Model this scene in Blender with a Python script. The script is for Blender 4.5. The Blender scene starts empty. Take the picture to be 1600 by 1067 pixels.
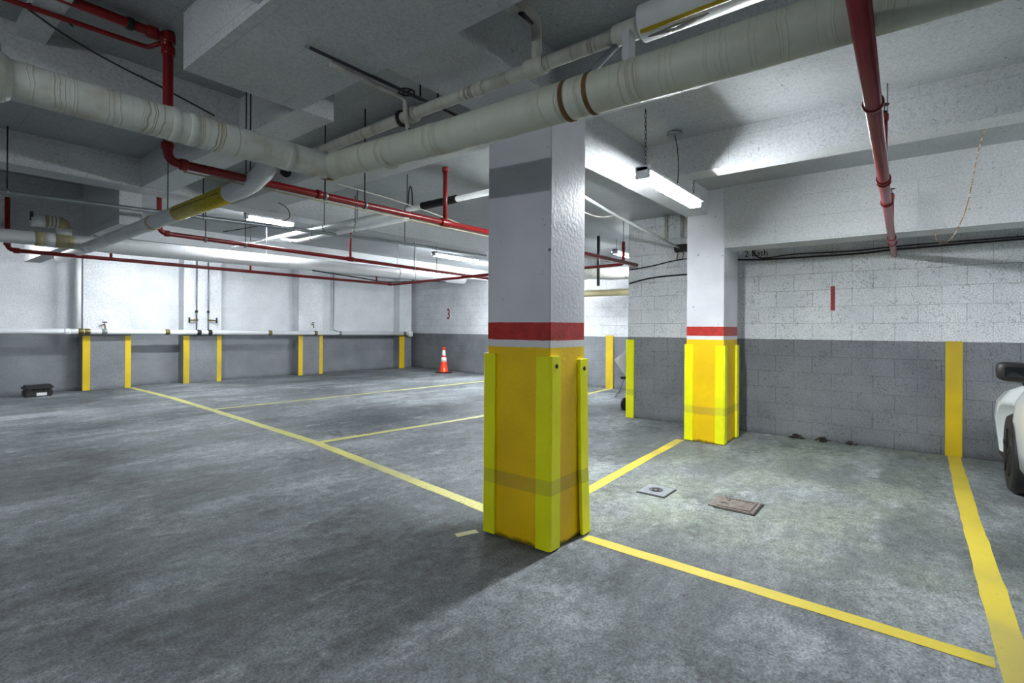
import bpy, bmesh, math, random
from mathutils import Vector, Matrix
random.seed(7)
C = bpy.context.scene.collection
V = Vector
PI = math.pi
rad = math.radians

# ------------------------------------------------------------------ materials
def new_mat(name):
    m = bpy.data.materials.new(name); m.use_nodes = True
    nt = m.node_tree
    return m, nt, nt.nodes['Principled BSDF']
def N(nt, t, **kw):
    n = nt.nodes.new(t)
    for k, v in kw.items():
        if k in n.inputs: n.inputs[k].default_value = v
        else: setattr(n, k, v)
    return n
def L(nt, a, b): nt.links.new(a, b)
def c4(c): return (c[0], c[1], c[2], 1)
def srgb(r, g, b):
    f = lambda x: (x/255/12.92) if x/255 <= .04045 else ((x/255+.055)/1.055)**2.4
    return (f(r), f(g), f(b))
def ramp(nt, fac, stops):
    r = N(nt, 'ShaderNodeValToRGB')
    e = r.color_ramp.elements
    while len(e) < len(stops): e.new(.5)
    for i, (p, c) in enumerate(stops):
        e[i].position = p; e[i].color = c4(c) if not isinstance(c, (int, float)) else (c, c, c, 1)
    L(nt, fac, r.inputs[0]); return r.outputs[0]
def mix(nt, fac, a, b, mode='MIX'):
    n = N(nt, 'ShaderNodeMix', data_type='RGBA', blend_type=mode)
    for inp, v in ((n.inputs[0], fac), (n.inputs[6], a), (n.inputs[7], b)):
        if isinstance(v, (int, float)): inp.default_value = v
        elif isinstance(v, tuple): inp.default_value = c4(v)
        else: L(nt, v, inp)
    return n.outputs[2]
def mth(nt, op, a, b=0.0, c=None):
    n = N(nt, 'ShaderNodeMath', operation=op)
    for i, v in enumerate((a, b) if c is None else (a, b, c)):
        if isinstance(v, (int, float)): n.inputs[i].default_value = v
        else: L(nt, v, n.inputs[i])
    return n.outputs[0]
def wpos(nt):
    g = N(nt, 'ShaderNodeNewGeometry'); s = N(nt, 'ShaderNodeSeparateXYZ')
    L(nt, g.outputs['Position'], s.inputs[0]); return g.outputs['Position'], s.outputs
def noise(nt, vec, scale, detail=3, rough=.55):
    n = N(nt, 'ShaderNodeTexNoise', Scale=scale, Detail=detail, Roughness=rough)
    L(nt, vec, n.inputs['Vector']); return n.outputs[0]
def comb(nt, x, y, z):
    n = N(nt, 'ShaderNodeCombineXYZ')
    for i, v in enumerate((x, y, z)):
        if isinstance(v, (int, float)): n.inputs[i].default_value = v
        else: L(nt, v, n.inputs[i])
    return n.outputs[0]
def bump(nt, h, bs, strength=.3, dist=.01):
    b = N(nt, 'ShaderNodeBump', Strength=strength, Distance=dist)
    L(nt, h, b.inputs['Height']); L(nt, b.outputs[0], bs.inputs['Normal'])

def concrete(name, col, seams=None, pores=.5, stain=.25):
    m, nt, b = new_mat(name); p, s = wpos(nt)
    big = ramp(nt, noise(nt, p, .9, 4), [(.3, 1-stain), (.7, 1.0)])
    c = mix(nt, 1.0, col, big, 'MULTIPLY')
    fine = noise(nt, p, 70, 2, .6)
    c = mix(nt, .7, c, ramp(nt, fine, [(.3, .65), (.6, 1.0)]), 'MULTIPLY')
    pore = ramp(nt, noise(nt, p, 38, 1, .5), [(.27, 0.0), (.33, 1.0)])
    pmask = mth(nt, 'MULTIPLY', ramp(nt, noise(nt, p, 2.2, 2), [(.45, 0.0), (.6, 1.0)]), pores)
    c = mix(nt, pmask, c, mix(nt, 1.0, c, ramp(nt, pore, [(0, .35), (1, 1.0)]), 'MULTIPLY'))
    h = mth(nt, 'ADD', mth(nt, 'MULTIPLY', fine, .5), pore)
    if seams:                       # board-form joints: thin lines along one axis
        br = N(nt, 'ShaderNodeTexBrick', offset=.5)
        br.inputs['Color1'].default_value = br.inputs['Color2'].default_value = (1, 1, 1, 1)
        br.inputs['Mortar'].default_value = (.55, .57, .57, 1)
        br.inputs['Scale'].default_value = 1; br.inputs['Mortar Size'].default_value = .0035
        br.inputs['Mortar Smooth'].default_value = .5
        br.inputs['Brick Width'].default_value = 2.44; br.inputs['Row Height'].default_value = .235
        if seams == 'x': v = comb(nt, s[0], mth(nt, 'ADD', s[1], s[2]), 0.0)
        else: v = comb(nt, s[1], mth(nt, 'ADD', s[0], s[2]), 0.0)
        L(nt, v, br.inputs['Vector'])
        c = mix(nt, mth(nt, 'MULTIPLY', ramp(nt, noise(nt, p, .8, 2), [(.4, .1), (.6, 1.0)]), .55), c, br.outputs[0], 'MULTIPLY')
    L(nt, c, b.inputs['Base Color']); b.inputs['Roughness'].default_value = .62
    bump(nt, h, b, .35, .006)
    return m

WHITE = srgb(222, 226, 230); GREY = srgb(124, 128, 134)
def block_wall(name, axis, edge, course=True):
    m, nt, b = new_mat(name); p, s = wpos(nt)
    along = s['XYZ'.index(axis)]
    wob = mth(nt, 'MULTIPLY', mth(nt, 'SUBTRACT', noise(nt, p, 9, 2), .5), .012)
    isw = mth(nt, 'GREATER_THAN', mth(nt, 'ADD', s[2], wob), edge)
    big = noise(nt, p, 1.3, 4)
    c = mix(nt, isw, mix(nt, ramp(nt, big, [(.3, 0.0), (.7, 1.0)]), srgb(106, 110, 116), srgb(132, 136, 141)),
            mix(nt, ramp(nt, big, [(.25, 0.0), (.65, 1.0)]), srgb(202, 207, 212), srgb(228, 231, 235)))
    pore = ramp(nt, noise(nt, p, 48, 3, .7), [(.36, 0.0), (.46, 1.0)])
    pm = ramp(nt, noise(nt, p, 5, 2), [(.42, .2), (.62, 1.0)])
    fine = noise(nt, p, 95, 2, .7)
    c = mix(nt, mth(nt, 'MULTIPLY', pm, .95 if course else .25), c, mix(nt, 1.0, c, ramp(nt, pore, [(0, .45), (1, 1.0)]), 'MULTIPLY'))
    c = mix(nt, .85, c, ramp(nt, fine, [(.3, .45), (.5, .95), (.7, 1.25)]), 'MULTIPLY')
    h = mth(nt, 'MULTIPLY', pore, .35)
    br = N(nt, 'ShaderNodeTexBrick', offset=.5)
    br.inputs['Color1'].default_value = (1, 1, 1, 1); br.inputs['Color2'].default_value = (.9, .9, .91, 1)
    br.inputs['Mortar'].default_value = (.5, .5, .51, 1)
    br.inputs['Scale'].default_value = 1
    br.inputs['Brick Width'].default_value = .406 if course else 2.44
    br.inputs['Row Height'].default_value = .2033 if course else .61
    br.inputs['Mortar Size'].default_value = .0045 if course else .003
    br.inputs['Mortar Smooth'].default_value = .6
    wz = mth(nt, 'ADD', s[2], mth(nt, 'MULTIPLY', mth(nt, 'SUBTRACT', noise(nt, p, 2.5, 2), .5), .02))
    L(nt, comb(nt, along, wz, 0.0), br.inputs['Vector'])
    c = mix(nt, .8 if course else .3, c, mix(nt, ramp(nt, noise(nt, p, 3.1, 3), [(.3, .15), (.5, 1.0)]), (1, 1, 1), br.outputs[0]), 'MULTIPLY')
    h = mth(nt, 'ADD', h, br.outputs[1] if False else mth(nt, 'SUBTRACT', 1.0, br.outputs[1]))
    # unevenly darker towards the foot
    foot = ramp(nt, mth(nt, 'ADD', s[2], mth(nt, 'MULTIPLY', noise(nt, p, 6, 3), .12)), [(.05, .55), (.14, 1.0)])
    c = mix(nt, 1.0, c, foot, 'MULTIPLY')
    L(nt, c, b.inputs['Base Color']); b.inputs['Roughness'].default_value = .55
    bump(nt, h, b, .6, .006)
    return m

def floor_mat():
    m, nt, b = new_mat('worn_concrete_floor'); p, s = wpos(nt)
    c = mix(nt, ramp(nt, noise(nt, p, .55, 5, .6), [(.36, 0.0), (.64, 1.0)]), srgb(88, 93, 96), srgb(136, 141, 145))
    # long scuffs along x (tyre direction)
    st = N(nt, 'ShaderNodeMapping'); st.inputs['Scale'].default_value = (.8, 1.7, 1); st.inputs['Rotation'].default_value = (0, 0, .25)
    L(nt, p, st.inputs['Vector'])
    n2 = noise(nt, st.outputs[0], 1.3, 10, .72)
    c = mix(nt, .75, c, ramp(nt, n2, [(.34, .5), (.5, .95), (.64, 1.4)]), 'MULTIPLY')
    # greenish brown cast inside the near stall
    gm = mth(nt, 'MULTIPLY', ramp(nt, s[0], [(0, 0.0), (1, 0.0)]), 1.0)
    mask = mth(nt, 'MULTIPLY', mth(nt, 'MULTIPLY', ramp(nt, mth(nt, 'DIVIDE', s[0], 10.0), [(.27, 0.0), (.36, 1.0)]),
                                  ramp(nt, mth(nt, 'DIVIDE', mth(nt, 'ADD', s[1], 5), 10.0), [(.44, .3), (.5, 1.0), (.7, 1.0), (.8, 0.0)])),
                ramp(nt, noise(nt, p, 1.6, 4), [(.35, .15), (.65, .8)]))
    c = mix(nt, mask, c, srgb(122, 130, 116))
    # pale chalky patches
    pale = ramp(nt, noise(nt, st.outputs[0], 1.9, 8, .75), [(.57, 0.0), (.72, .75)])
    c = mix(nt, pale, c, srgb(170, 174, 176))
    # dark oil blotches
    oil = ramp(nt, noise(nt, p, 1.15, 7, .75), [(.34, .7), (.46, 0.0)])
    c = mix(nt, oil, c, srgb(58, 61, 63))
    mot = noise(nt, p, 13, 8, .85)
    c = mix(nt, .95, c, ramp(nt, mot, [(.34, .45), (.5, 1.0), (.66, 1.5)]), 'MULTIPLY')
    grime = ramp(nt, mth(nt, 'ADD', noise(nt, st.outputs[0], .7, 4, .6), 0.0), [(.42, .45), (.5, 0.0)])
    c = mix(nt, grime, c, srgb(72, 76, 78))
    # aggregate speckle
    sp = noise(nt, p, 75, 3, .75)
    c = mix(nt, .9, c, ramp(nt, sp, [(.3, .45), (.5, 1.0), (.7, 1.6)]), 'MULTIPLY')
    wh = mth(nt, 'MULTIPLY', ramp(nt, noise(nt, p, 34, 1), [(.77, 0.0), (.80, .8)]), ramp(nt, noise(nt, p, 3, 2), [(.5, 0.0), (.6, 1.0)]))
    c = mix(nt, wh, c, srgb(205, 208, 206))
    # cracks
    w = mix(nt, .25, p, N(nt, 'ShaderNodeTexNoise', Scale=2.5).outputs[1])
    nw = [n for n in nt.nodes if n.type == 'TEX_NOISE'][-1]; L(nt, p, nw.inputs['Vector'])
    vo = N(nt, 'ShaderNodeTexVoronoi', feature='DISTANCE_TO_EDGE', Scale=.75); L(nt, w, vo.inputs['Vector'])
    cr = ramp(nt, vo.outputs['Distance'], [(.0, 1.0), (.006, 0.0)])
    cm = mth(nt, 'MULTIPLY', cr, ramp(nt, noise(nt, p, .8, 2), [(.5, 0.0), (.62, .5)]))
    c = mix(nt, cm, c, srgb(40, 42, 44))
    L(nt, c, b.inputs['Base Color'])
    L(nt, ramp(nt, n2, [(.3, .62), (.7, .8)]), b.inputs['Roughness'])
    b.inputs['Specular IOR Level'].default_value = .2
    bump(nt, mth(nt, 'ADD', mth(nt, 'SUBTRACT', sp, cm), mot), b, .5, .004)
    return m

def paint(name, col, rough=.45, var=.15, metal=0, wear=None, scale=12, bmp=.1):
    m, nt, b = new_mat(name); p, s = wpos(nt)
    n = noise(nt, p, scale, 4)
    c = mix(nt, 1.0, col, ramp(nt, n, [(.3, 1-var), (.65, 1.0)]), 'MULTIPLY')
    if wear:
        c = mix(nt, ramp(nt, noise(nt, p, wear[1], 5, .7), [(wear[2], 0.0), (wear[2]+.08, 1.0)]), c, wear[0])
    L(nt, c, b.inputs['Base Color']); b.inputs['Roughness'].default_value = rough; b.inputs['Metallic'].default_value = metal
    if bmp: bump(nt, noise(nt, p, 90, 2), b, bmp, .003)
    return m
def wrap_mat(name, axis, base, stain, amt=.5, sc=3.0):
    m, nt, b = new_mat(name); p, s = wpos(nt)
    a = s['XYZ'.index(axis)]
    v = comb(nt, mth(nt, 'ADD', a, mth(nt, 'MULTIPLY', noise(nt, p, 7, 2), .05)), 0.0, 0.0)
    rings = ramp(nt, noise(nt, v, 16, 3, .7), [(.52, 0.0), (.57, 1.0), (.6, 0.0)])
    zone = ramp(nt, noise(nt, v, sc*.5, 1), [(.46, 0.0), (.6, 1.0)])
    blot = ramp(nt, noise(nt, p, 5, 4, .65), [(.5, 0.0), (.72, .6)])
    c = mix(nt, mth(nt, 'MULTIPLY', mth(nt, 'MULTIPLY', rings, zone), amt), base, stain)
    c = mix(nt, mth(nt, 'MULTIPLY', blot, amt*.8), c, stain)
    c = mix(nt, .3, c, ramp(nt, noise(nt, p, 2.0, 3), [(.3, .7), (.7, 1.0)]), 'MULTIPLY')
    L(nt, c, b.inputs['Base Color']); b.inputs['Roughness'].default_value = .55
    bump(nt, mth(nt, 'ADD', noise(nt, p, 30, 3), rings), b, .3, .005)
    return m
def glow(name, strength, col=(.93, .97, 1)):
    m, nt, b = new_mat(name)
    b.inputs['Base Color'].default_value = (1, 1, 1, 1)
    b.inputs['Emission Color'].default_value = c4(col); b.inputs['Emission Strength'].default_value = strength
    # faint darker ends of the tube are left out: plain phosphor white, with a trace of unevenness
    p, s = wpos(nt); L(nt, mix(nt, .05, col, noise(nt, p, 3)), b.inputs['Emission Color'])
    return m

def column_mat():
    m, nt, b = new_mat('column_paint'); p, s = wpos(nt)
    z = mth(nt, 'ADD', s[2], mth(nt, 'MULTIPLY', mth(nt, 'SUBTRACT', noise(nt, p, 14, 2), .5), .008))
    bump_n = noise(nt, p, 45, 3)
    w = mix(nt, ramp(nt, noise(nt, p, 1.6, 4), [(.3, 0.0), (.7, 1.0)]), srgb(196, 198, 206), srgb(220, 222, 228))
    chip = ramp(nt, noise(nt, p, 24, 2, .6), [(.24, .9), (.28, 0.0)])
    w = mix(nt, chip, w, srgb(60, 60, 62))
    y = mix(nt, ramp(nt, noise(nt, p, 2.5, 4), [(.3, 0.0), (.7, 1.0)]), srgb(222, 182, 0), srgb(242, 204, 4))
    y = mix(nt, ramp(nt, noise(nt, p, 60, 2), [(.7, 0.0), (.74, .5)]), y, srgb(150, 120, 10))
    # darker scuffed band left by bumpers
    band = mth(nt, 'MULTIPLY', mth(nt, 'GREATER_THAN', z, .33), mth(nt, 'LESS_THAN', z, .42))
    y = mix(nt, mth(nt, 'MULTIPLY', band, .35), y, srgb(120, 110, 70))
    r = mix(nt, ramp(nt, noise(nt, p, 20, 4), [(.3, 0.0), (.7, 1.0)]), srgb(150, 30, 26), srgb(186, 48, 40))
    c = mix(nt, mth(nt, 'GREATER_THAN', z, 1.218), y, srgb(216, 216, 218))
    c = mix(nt, mth(nt, 'GREATER_THAN', z, 1.262), c, r)
    c = mix(nt, mth(nt, 'GREATER_THAN', z, 1.372), c, w)
    foot = ramp(nt, mth(nt, 'ADD', z, mth(nt, 'MULTIPLY', noise(nt, p, 12, 3), .06)), [(.04, .25), (.06, 1.0)])
    c = mix(nt, 1.0, c, foot, 'MULTIPLY')
    L(nt, c, b.inputs['Base Color']); b.inputs['Roughness'].default_value = .42
    bump(nt, bump_n, b, .35, .006)
    return m
def guard_mat():
    m, nt, b = new_mat('yellow_rubber_guard'); p, s = wpos(nt)
    c = mix(nt, ramp(nt, noise(nt, p, 4, 4), [(.3, 0.0), (.7, 1.0)]), srgb(228, 230, 6), srgb(244, 246, 18))
    band = mth(nt, 'MULTIPLY', mth(nt, 'GREATER_THAN', s[2], .34), mth(nt, 'LESS_THAN', s[2], .43))
    c = mix(nt, mth(nt, 'MULTIPLY', band, .35), c, srgb(150, 145, 70))
    sc = ramp(nt, noise(nt, p, 11, 5, .75), [(.66, 0.0), (.76, .7)])
    lo = ramp(nt, s[2], [(.0, 1.0), (.35, 0.12)])
    c = mix(nt, mth(nt, 'MULTIPLY', sc, lo), c, srgb(110, 105, 60))
    L(nt, c, b.inputs['Base Color']); b.inputs['Roughness'].default_value = .35
    bump(nt, noise(nt, p, 40, 2), b, .1, .003)
    return m
def line_mat(name, col, cut=.62, ghost=srgb(118, 124, 122)):
    m, nt, b = new_mat(name); p, s = wpos(nt)
    c = mix(nt, ramp(nt, noise(nt, p, 2.2, 3), [(.3, 0.0), (.7, 1.0)]), col, tuple(x*.8 for x in col))
    c = mix(nt, ramp(nt, noise(nt, p, 45, 4, .7), [(cut, 0.0), (cut+.1, .9)]), c, ghost)
    c = mix(nt, ramp(nt, noise(nt, p, 1.1, 2), [(.55, 0.0), (.7, .35)]), c, ghost)
    L(nt, c, b.inputs['Base Color']); b.inputs['Roughness'].default_value = .55
    return m

M = dict(
    ceil=concrete('painted_ceiling_concrete', srgb(176, 181, 184), 'y', .6, .3),
    beamx=concrete('painted_beam_concrete', srgb(206, 210, 213), 'x', .45, .2),
    beamy=concrete('painted_beam_concrete_long', srgb(206, 210, 213), 'y', .45, .2),
    pil=block_wall('pilaster_paint', 'X', 1.19, False),
    wl=block_wall('left_wall_paint', 'X', 1.19, False),
    wr=block_wall('right_wall_paint', 'Y', 1.22),
    wb=block_wall('back_wall_paint', 'Y', 1.17),
    floor=floor_mat(), col=column_mat(), guard=guard_mat(),
    line=line_mat('yellow_floor_paint', srgb(212, 192, 62)),
    linef=line_mat('faded_yellow_floor_paint', srgb(190, 186, 92), .55),
    stripe=line_mat('yellow_wall_paint', srgb(216, 186, 12), .68, srgb(120, 110, 60)),
    redp=paint('red_number_paint', srgb(140, 34, 42), .6),
    red=paint('red_pipe_paint', srgb(126, 10, 14), .3, .25, 0, (srgb(70, 10, 10), 14, .62)),
    redl=paint('rosy_dusty_pipe_paint', srgb(128, 34, 44), .32, .2, 0, None),
    wrapx=wrap_mat('pipe_jacket_long', 'X', srgb(206, 212, 206), srgb(146, 122, 66), .9),
    wrapy=wrap_mat('pipe_jacket_cross', 'Y', srgb(192, 198, 184), srgb(132, 116, 78), .65),
    wrapw=wrap_mat('clean_white_jacket', 'X', srgb(226, 229, 232), srgb(180, 176, 150), .15),
    wrapt=wrap_mat('straw_tape', 'X', srgb(186, 176, 136), srgb(140, 128, 86), .7, 8),
    iron=wrap_mat('old_white_painted_iron', 'Y', srgb(184, 186, 178), srgb(86, 76, 54), .9, 6),
    white=paint('white_pipe_paint', srgb(224, 228, 230), .35, .08),
    rust=paint('rusty_tape', srgb(116, 84, 44), .8, .5, 0, None, 20, .5),
    black=paint('black_rubber', (.012, .012, .013), .5, .2),
    cable=paint('black_cable_sheath', (.01, .01, .01), .5, .1),
    dark=paint('dark_iron', (.02, .02, .02), .5, .3, .4),
    galv=paint('galvanised_conduit', srgb(140, 146, 150), .35, .2, .6),
    brass=paint('tarnished_brass', srgb(120, 110, 60), .4, .3, .6),
    label=paint('yellow_pipe_label', srgb(206, 188, 40), .45, .3, 0, None, 25),
    hous=paint('lamp_housing_enamel', srgb(190, 194, 198), .4, .1),
    tube=glow('lit_tube', 310.0), tubef=glow('far_lit_tube', 210.0), tubed=glow('added_dim_tube', 110.0), tubel=glow('left_lit_tube', 100.0), tubeh=glow('added_bay_tube', 520.0),  # the dim and bay tubes serve only the added unseen lamps
    cone=paint('orange_cone_plastic', srgb(240, 60, 10), .35, .08),
    refw=paint('white_reflector_enamel', srgb(240, 242, 244), .3, .03),
    refl=paint('white_reflective_collar', srgb(236, 222, 222), .3, .05),
    carw=paint('white_car_paint', srgb(214, 220, 222), .12, .02, 0, None, 4, 0),
    glass=paint('dark_car_glass', (.01, .012, .014), .05, .1, 0, None, 5, 0),
    chrome=paint('bright_wheel_metal', srgb(170, 172, 175), .2, .1, .9),
    plate=paint('galvanised_cover_plate', srgb(150, 156, 162), .4, .2, .3, None, 30),
    rustp=paint('rusty_iron_cover', srgb(112, 104, 100), .65, .4, .2, (srgb(80, 70, 60), 20, .55), 30, .5),
    paper=paint('white_sticker', srgb(225, 225, 228), .5, .05),
    yel=paint('yellow_tube_plastic', srgb(170, 148, 24), .4, .2),
    wire=paint('pale_wire', srgb(200, 200, 190), .5, .1),
    owire=paint('orange_twisted_wire', srgb(170, 120, 70), .5, .3, 0, (srgb(220, 220, 210), 30, .5)),
    debris=paint('dark_leaf_litter', srgb(52, 44, 38), .9, .6, 0, (srgb(90, 40, 34), 30, .6), 40, .6),
)

# ------------------------------------------------------------------ mesh helpers
def box(bm, x0, x1, y0, y1, z0, z1, bev=0):
    g = bmesh.ops.create_cube(bm, size=1)
    for v in g['verts']:
        v.co = V((x0+(v.co.x+.5)*(x1-x0), y0+(v.co.y+.5)*(y1-y0), z0+(v.co.z+.5)*(z1-z0)))
    if bev:
        es = list({e for v in g['verts'] for e in v.link_edges})
        bmesh.ops.bevel(bm, geom=es, offset=bev, segments=2, affect='EDGES')
    return bm
def frame(d):
    d = d.normalized(); a = V((0, 0, 1)) if abs(d.z) < .9 else V((1, 0, 0))
    u = d.cross(a).normalized(); return u, d.cross(u).normalized()
def tube(bm, pts, r, n=16, cap=True, rs=None):
    pts = [V(p) for p in pts]; rings = []
    u = None
    for i, p in enumerate(pts):
        d = (pts[min(i+1, len(pts)-1)]-pts[max(i-1, 0)]).normalized()
        if u is None: u, w = frame(d)
        else:
            u = (u-d*u.dot(d)).normalized(); w = d.cross(u)
        rr = rs[i] if rs else r
        rings.append([bm.verts.new(p+u*rr*math.cos(2*PI*k/n)+w*rr*math.sin(2*PI*k/n)) for k in range(n)])
    for a, b in zip(rings, rings[1:]):
        for k in range(n):
            f = bm.faces.new((a[k], a[(k+1) % n], b[(k+1) % n], b[k])); f.smooth = True
    if cap:
        bm.faces.new(rings[0][::-1]); bm.faces.new(rings[-1])
    return bm
def bend(pts, r, seg=6):
    """round the corners of a polyline"""
    pts = [V(p) for p in pts]; out = [pts[0]]
    for a, b, c in zip(pts, pts[1:], pts[2:]):
        p, q = b+(a-b).normalized()*r, b+(c-b).normalized()*r
        for i in range(seg+1):
            t = i/seg; out.append(p*(1-t)**2+b*2*t*(1-t)+q*t*t)
    out.append(pts[-1]); return out
def sag(a, b, drop, n=12):
    a, b = V(a), V(b)
    return [a.lerp(b, i/n)-V((0, 0, drop*4*(i/n)*(1-i/n))) for i in range(n+1)]
def cyl(bm, a, b, r, n=20): return tube(bm, [a, b], r, n)
def lathe(bm, prof, base, n=32):
    base = V(base); rings = []
    for r, z in prof:
        rings.append([bm.verts.new(base+V((r*math.cos(2*PI*k/n), r*math.sin(2*PI*k/n), z))) for k in range(n)])
    for a, b in zip(rings, rings[1:]):
        for k in range(n):
            f = bm.faces.new((a[k], a[(k+1) % n], b[(k+1) % n], b[k])); f.smooth = True
    bm.faces.new(rings[0][::-1]); bm.faces.new(rings[-1]); return bm
def prism(bm, poly, z0, z1):
    lo = [bm.verts.new((x, y, z0)) for x, y in poly]; hi = [bm.verts.new((x, y, z1)) for x, y in poly]
    n = len(poly)
    for i in range(n): bm.faces.new((lo[i], lo[(i+1) % n], hi[(i+1) % n], hi[i]))
    bm.faces.new(lo[::-1]); bm.faces.new(hi); return bm

def wloc(o):
    l = V((0, 0, 0))
    while o: l += o.location; o = o.parent
    return l
def obj(name, bm, mat, parent=None, origin=None, bevel=0):
    bmesh.ops.recalc_face_normals(bm, faces=bm.faces)
    me = bpy.data.meshes.new(name)
    if origin is None:
        if parent is None:
            xs = [v.co for v in bm.verts]
            origin = V([(min(v[i] for v in xs)+max(v[i] for v in xs))/2 for i in range(2)]+[min(v[2] for v in xs)])
        else: origin = wloc(parent)
    origin = V(origin)
    bmesh.ops.translate(bm, verts=bm.verts, vec=-origin)
    bm.to_mesh(me); bm.free(); me.materials.append(M[mat] if isinstance(mat, str) else mat)
    o = bpy.data.objects.new(name, me); C.objects.link(o); o.parent = parent
    o.location = origin-(wloc(parent) if parent else V((0, 0, 0)))
    return o
def B(): return bmesh.new()
def tag(o, label, cat, group=None, kind=None):
    o['label'] = label; o['category'] = cat
    if group: o['group'] = group
    if kind: o['kind'] = kind
    return o
def thing(name, loc, label, cat, group=None):
    o = bpy.data.objects.new(name, None); o.empty_display_size = .1; C.objects.link(o); o.location = loc
    return tag(o, label, cat, group)
def struct(name, bm, mat, label=None, cat=None, group=None):
    o = obj(name, bm, mat); o['kind'] = 'structure'
    if label: tag(o, label, cat, group)
    return o

# ------------------------------------------------------------------ room shell
CZ = 2.98
struct('floor', box(B(), -5, 13, -5, 14.6, -.2, 0), 'floor', 'worn grey concrete garage floor with scuffs and faint cracks', 'floor')
struct('ceiling', box(B(), -5, 13, -5, 14.6, CZ, CZ+.25), 'ceil', 'white painted concrete ceiling slab over the garage', 'ceiling')
struct('wall_right', box(B(), 7.22, 7.6, -5, 3.46, 0, CZ), 'wr', 'block wall painted white over grey, numbered with a red bar', 'wall')
struct('wall_left', box(B(), -5, 12.6, 13.82, 14.2, 0, CZ), 'wl', 'long far wall painted white over grey behind the pilasters', 'wall')
bm = B(); prism(bm, [(10.13, 3.4), (11.76, 13.83), (12.2, 13.83), (10.6, 3.4)], 0, CZ)
struct('wall_back', bm, 'wb', 'block wall painted white over grey behind the traffic cone', 'wall')
struct('wall_side', box(B(), 7.55, 10.6, 3.2, 3.455, 0, CZ), 'wr', 'short return wall of the recess behind the corner guard', 'wall')

BD = [  # x0,x1,y0,y1,zbottom,material,label
    (-5, 2.54, 1.69, 2.20, 2.702, 'beamx', 'white concrete ceiling beam running left from the front pillar'),
    (2.53, 2.93, -5, 1.71, 2.704, 'beamy', 'white ceiling beam above the near insulated pipe, right of the front pillar'),
    (2.53, 2.92, 2.205, 6.02, 2.700, 'beamy', 'white ceiling beam running back behind the front pillar'),
    (2.92, 7.3, 1.95, 2.205, 2.70, 'beamx', 'lit ceiling beam joining the front and rear yellow pillars beside the hanging lamp'),
    (4.38, 4.60, -5, 1.96, 2.675, 'beamy', 'narrow ceiling rib right of the hanging lamp, above the red pipe'),
    (6.16, 6.53, -5, 1.76, 2.28, 'beamy', 'deep white downstand beam in front of the wall with the red bar'),
    (1.03, 1.67, -5, 3.03, 2.68, 'beamy', 'wide white soffit beam overhead, ending in a square corner'),
    (.50, .62, -5, 3.86, 2.91, 'beamy', 'slim ceiling rib at the upper left corner'),
    (-5, 1.68, 3.85, 4.12, 2.70, 'beamx', 'dark stained ceiling beam behind the red riser pipe'),
    (1.67, 1.92, 3.04, 6.0, 2.698, 'beamy', 'ceiling beam beyond the end of the wide soffit'),
    (-5, 10.8, 5.99, 6.28, 2.696, 'beamx', 'long lit ceiling beam crossing above the yellow labelled pipe'),
    (-5, 1.58, 7.68, 7.95, 2.37, 'beamx', 'deep dark header beam behind the taped pipe fittings'),
    (1.57, 1.76, 6.27, 11.2, 2.36, 'beamy', 'deep beam running back above the labelled pipe'),
    (1.76, 11.2, 9.6, 9.9, 2.70, 'beamx', 'farthest ceiling beam crossing in front of the left wall'),
]
for x0, x1, y0, y1, z, m, lab in BD:
    struct('ceiling_beam', box(B(), x0, x1, y0, y1, z, CZ+.01), m, lab, 'beam')

# pilasters on the far wall
PILS = [(2.78, 3.60, 'leftmost'), (4.63, 5.46, 'second from left'), (7.48, 8.21, 'third from left'), (11.02, 11.52, 'corner')]
for i, (x0, x1, w) in enumerate(PILS):
    struct('wall_pilaster', box(B(), x0, x1, 13.5, 13.83, 0, CZ), 'pil', w+' pilaster of the far wall, white over grey', 'pilaster')
def stripe(x0, x1, y0, y1, z0, z1, label):
    tag(obj('painted_stripe', box(B(), x0, x1, y0, y1, z0, z1), 'stripe'), label, 'stripe', 'yellow stripes on the walls')
for (x0, x1, w) in PILS[:3]:
    stripe(x0-.004, x0+.12, 13.494, 13.52, 0, 1.13, 'yellow stripe down the left edge of the %s pilaster' % w)
    stripe(x1-.10, x1+.004, 13.494, 13.52, 0, 1.13, 'yellow stripe down the right edge of the %s pilaster' % w)
stripe(11.016, 11.22, 13.494, 13.52, 0, 1.13, 'yellow stripe on the pilaster in the far corner')
stripe(7.212, 7.222, -.375, -.235, 0, 1.228, 'broad yellow stripe on the grey block wall beside the white car')
bm = B(); prism(bm, [(10.42, 5.36), (10.455, 5.56), (10.47, 5.56), (10.44, 5.36)], 0, 1.2)
tag(obj('painted_stripe', bm, 'stripe'), 'yellow stripe on the recess wall seen between the two pillars', 'stripe', 'yellow stripes on the walls')

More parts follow.
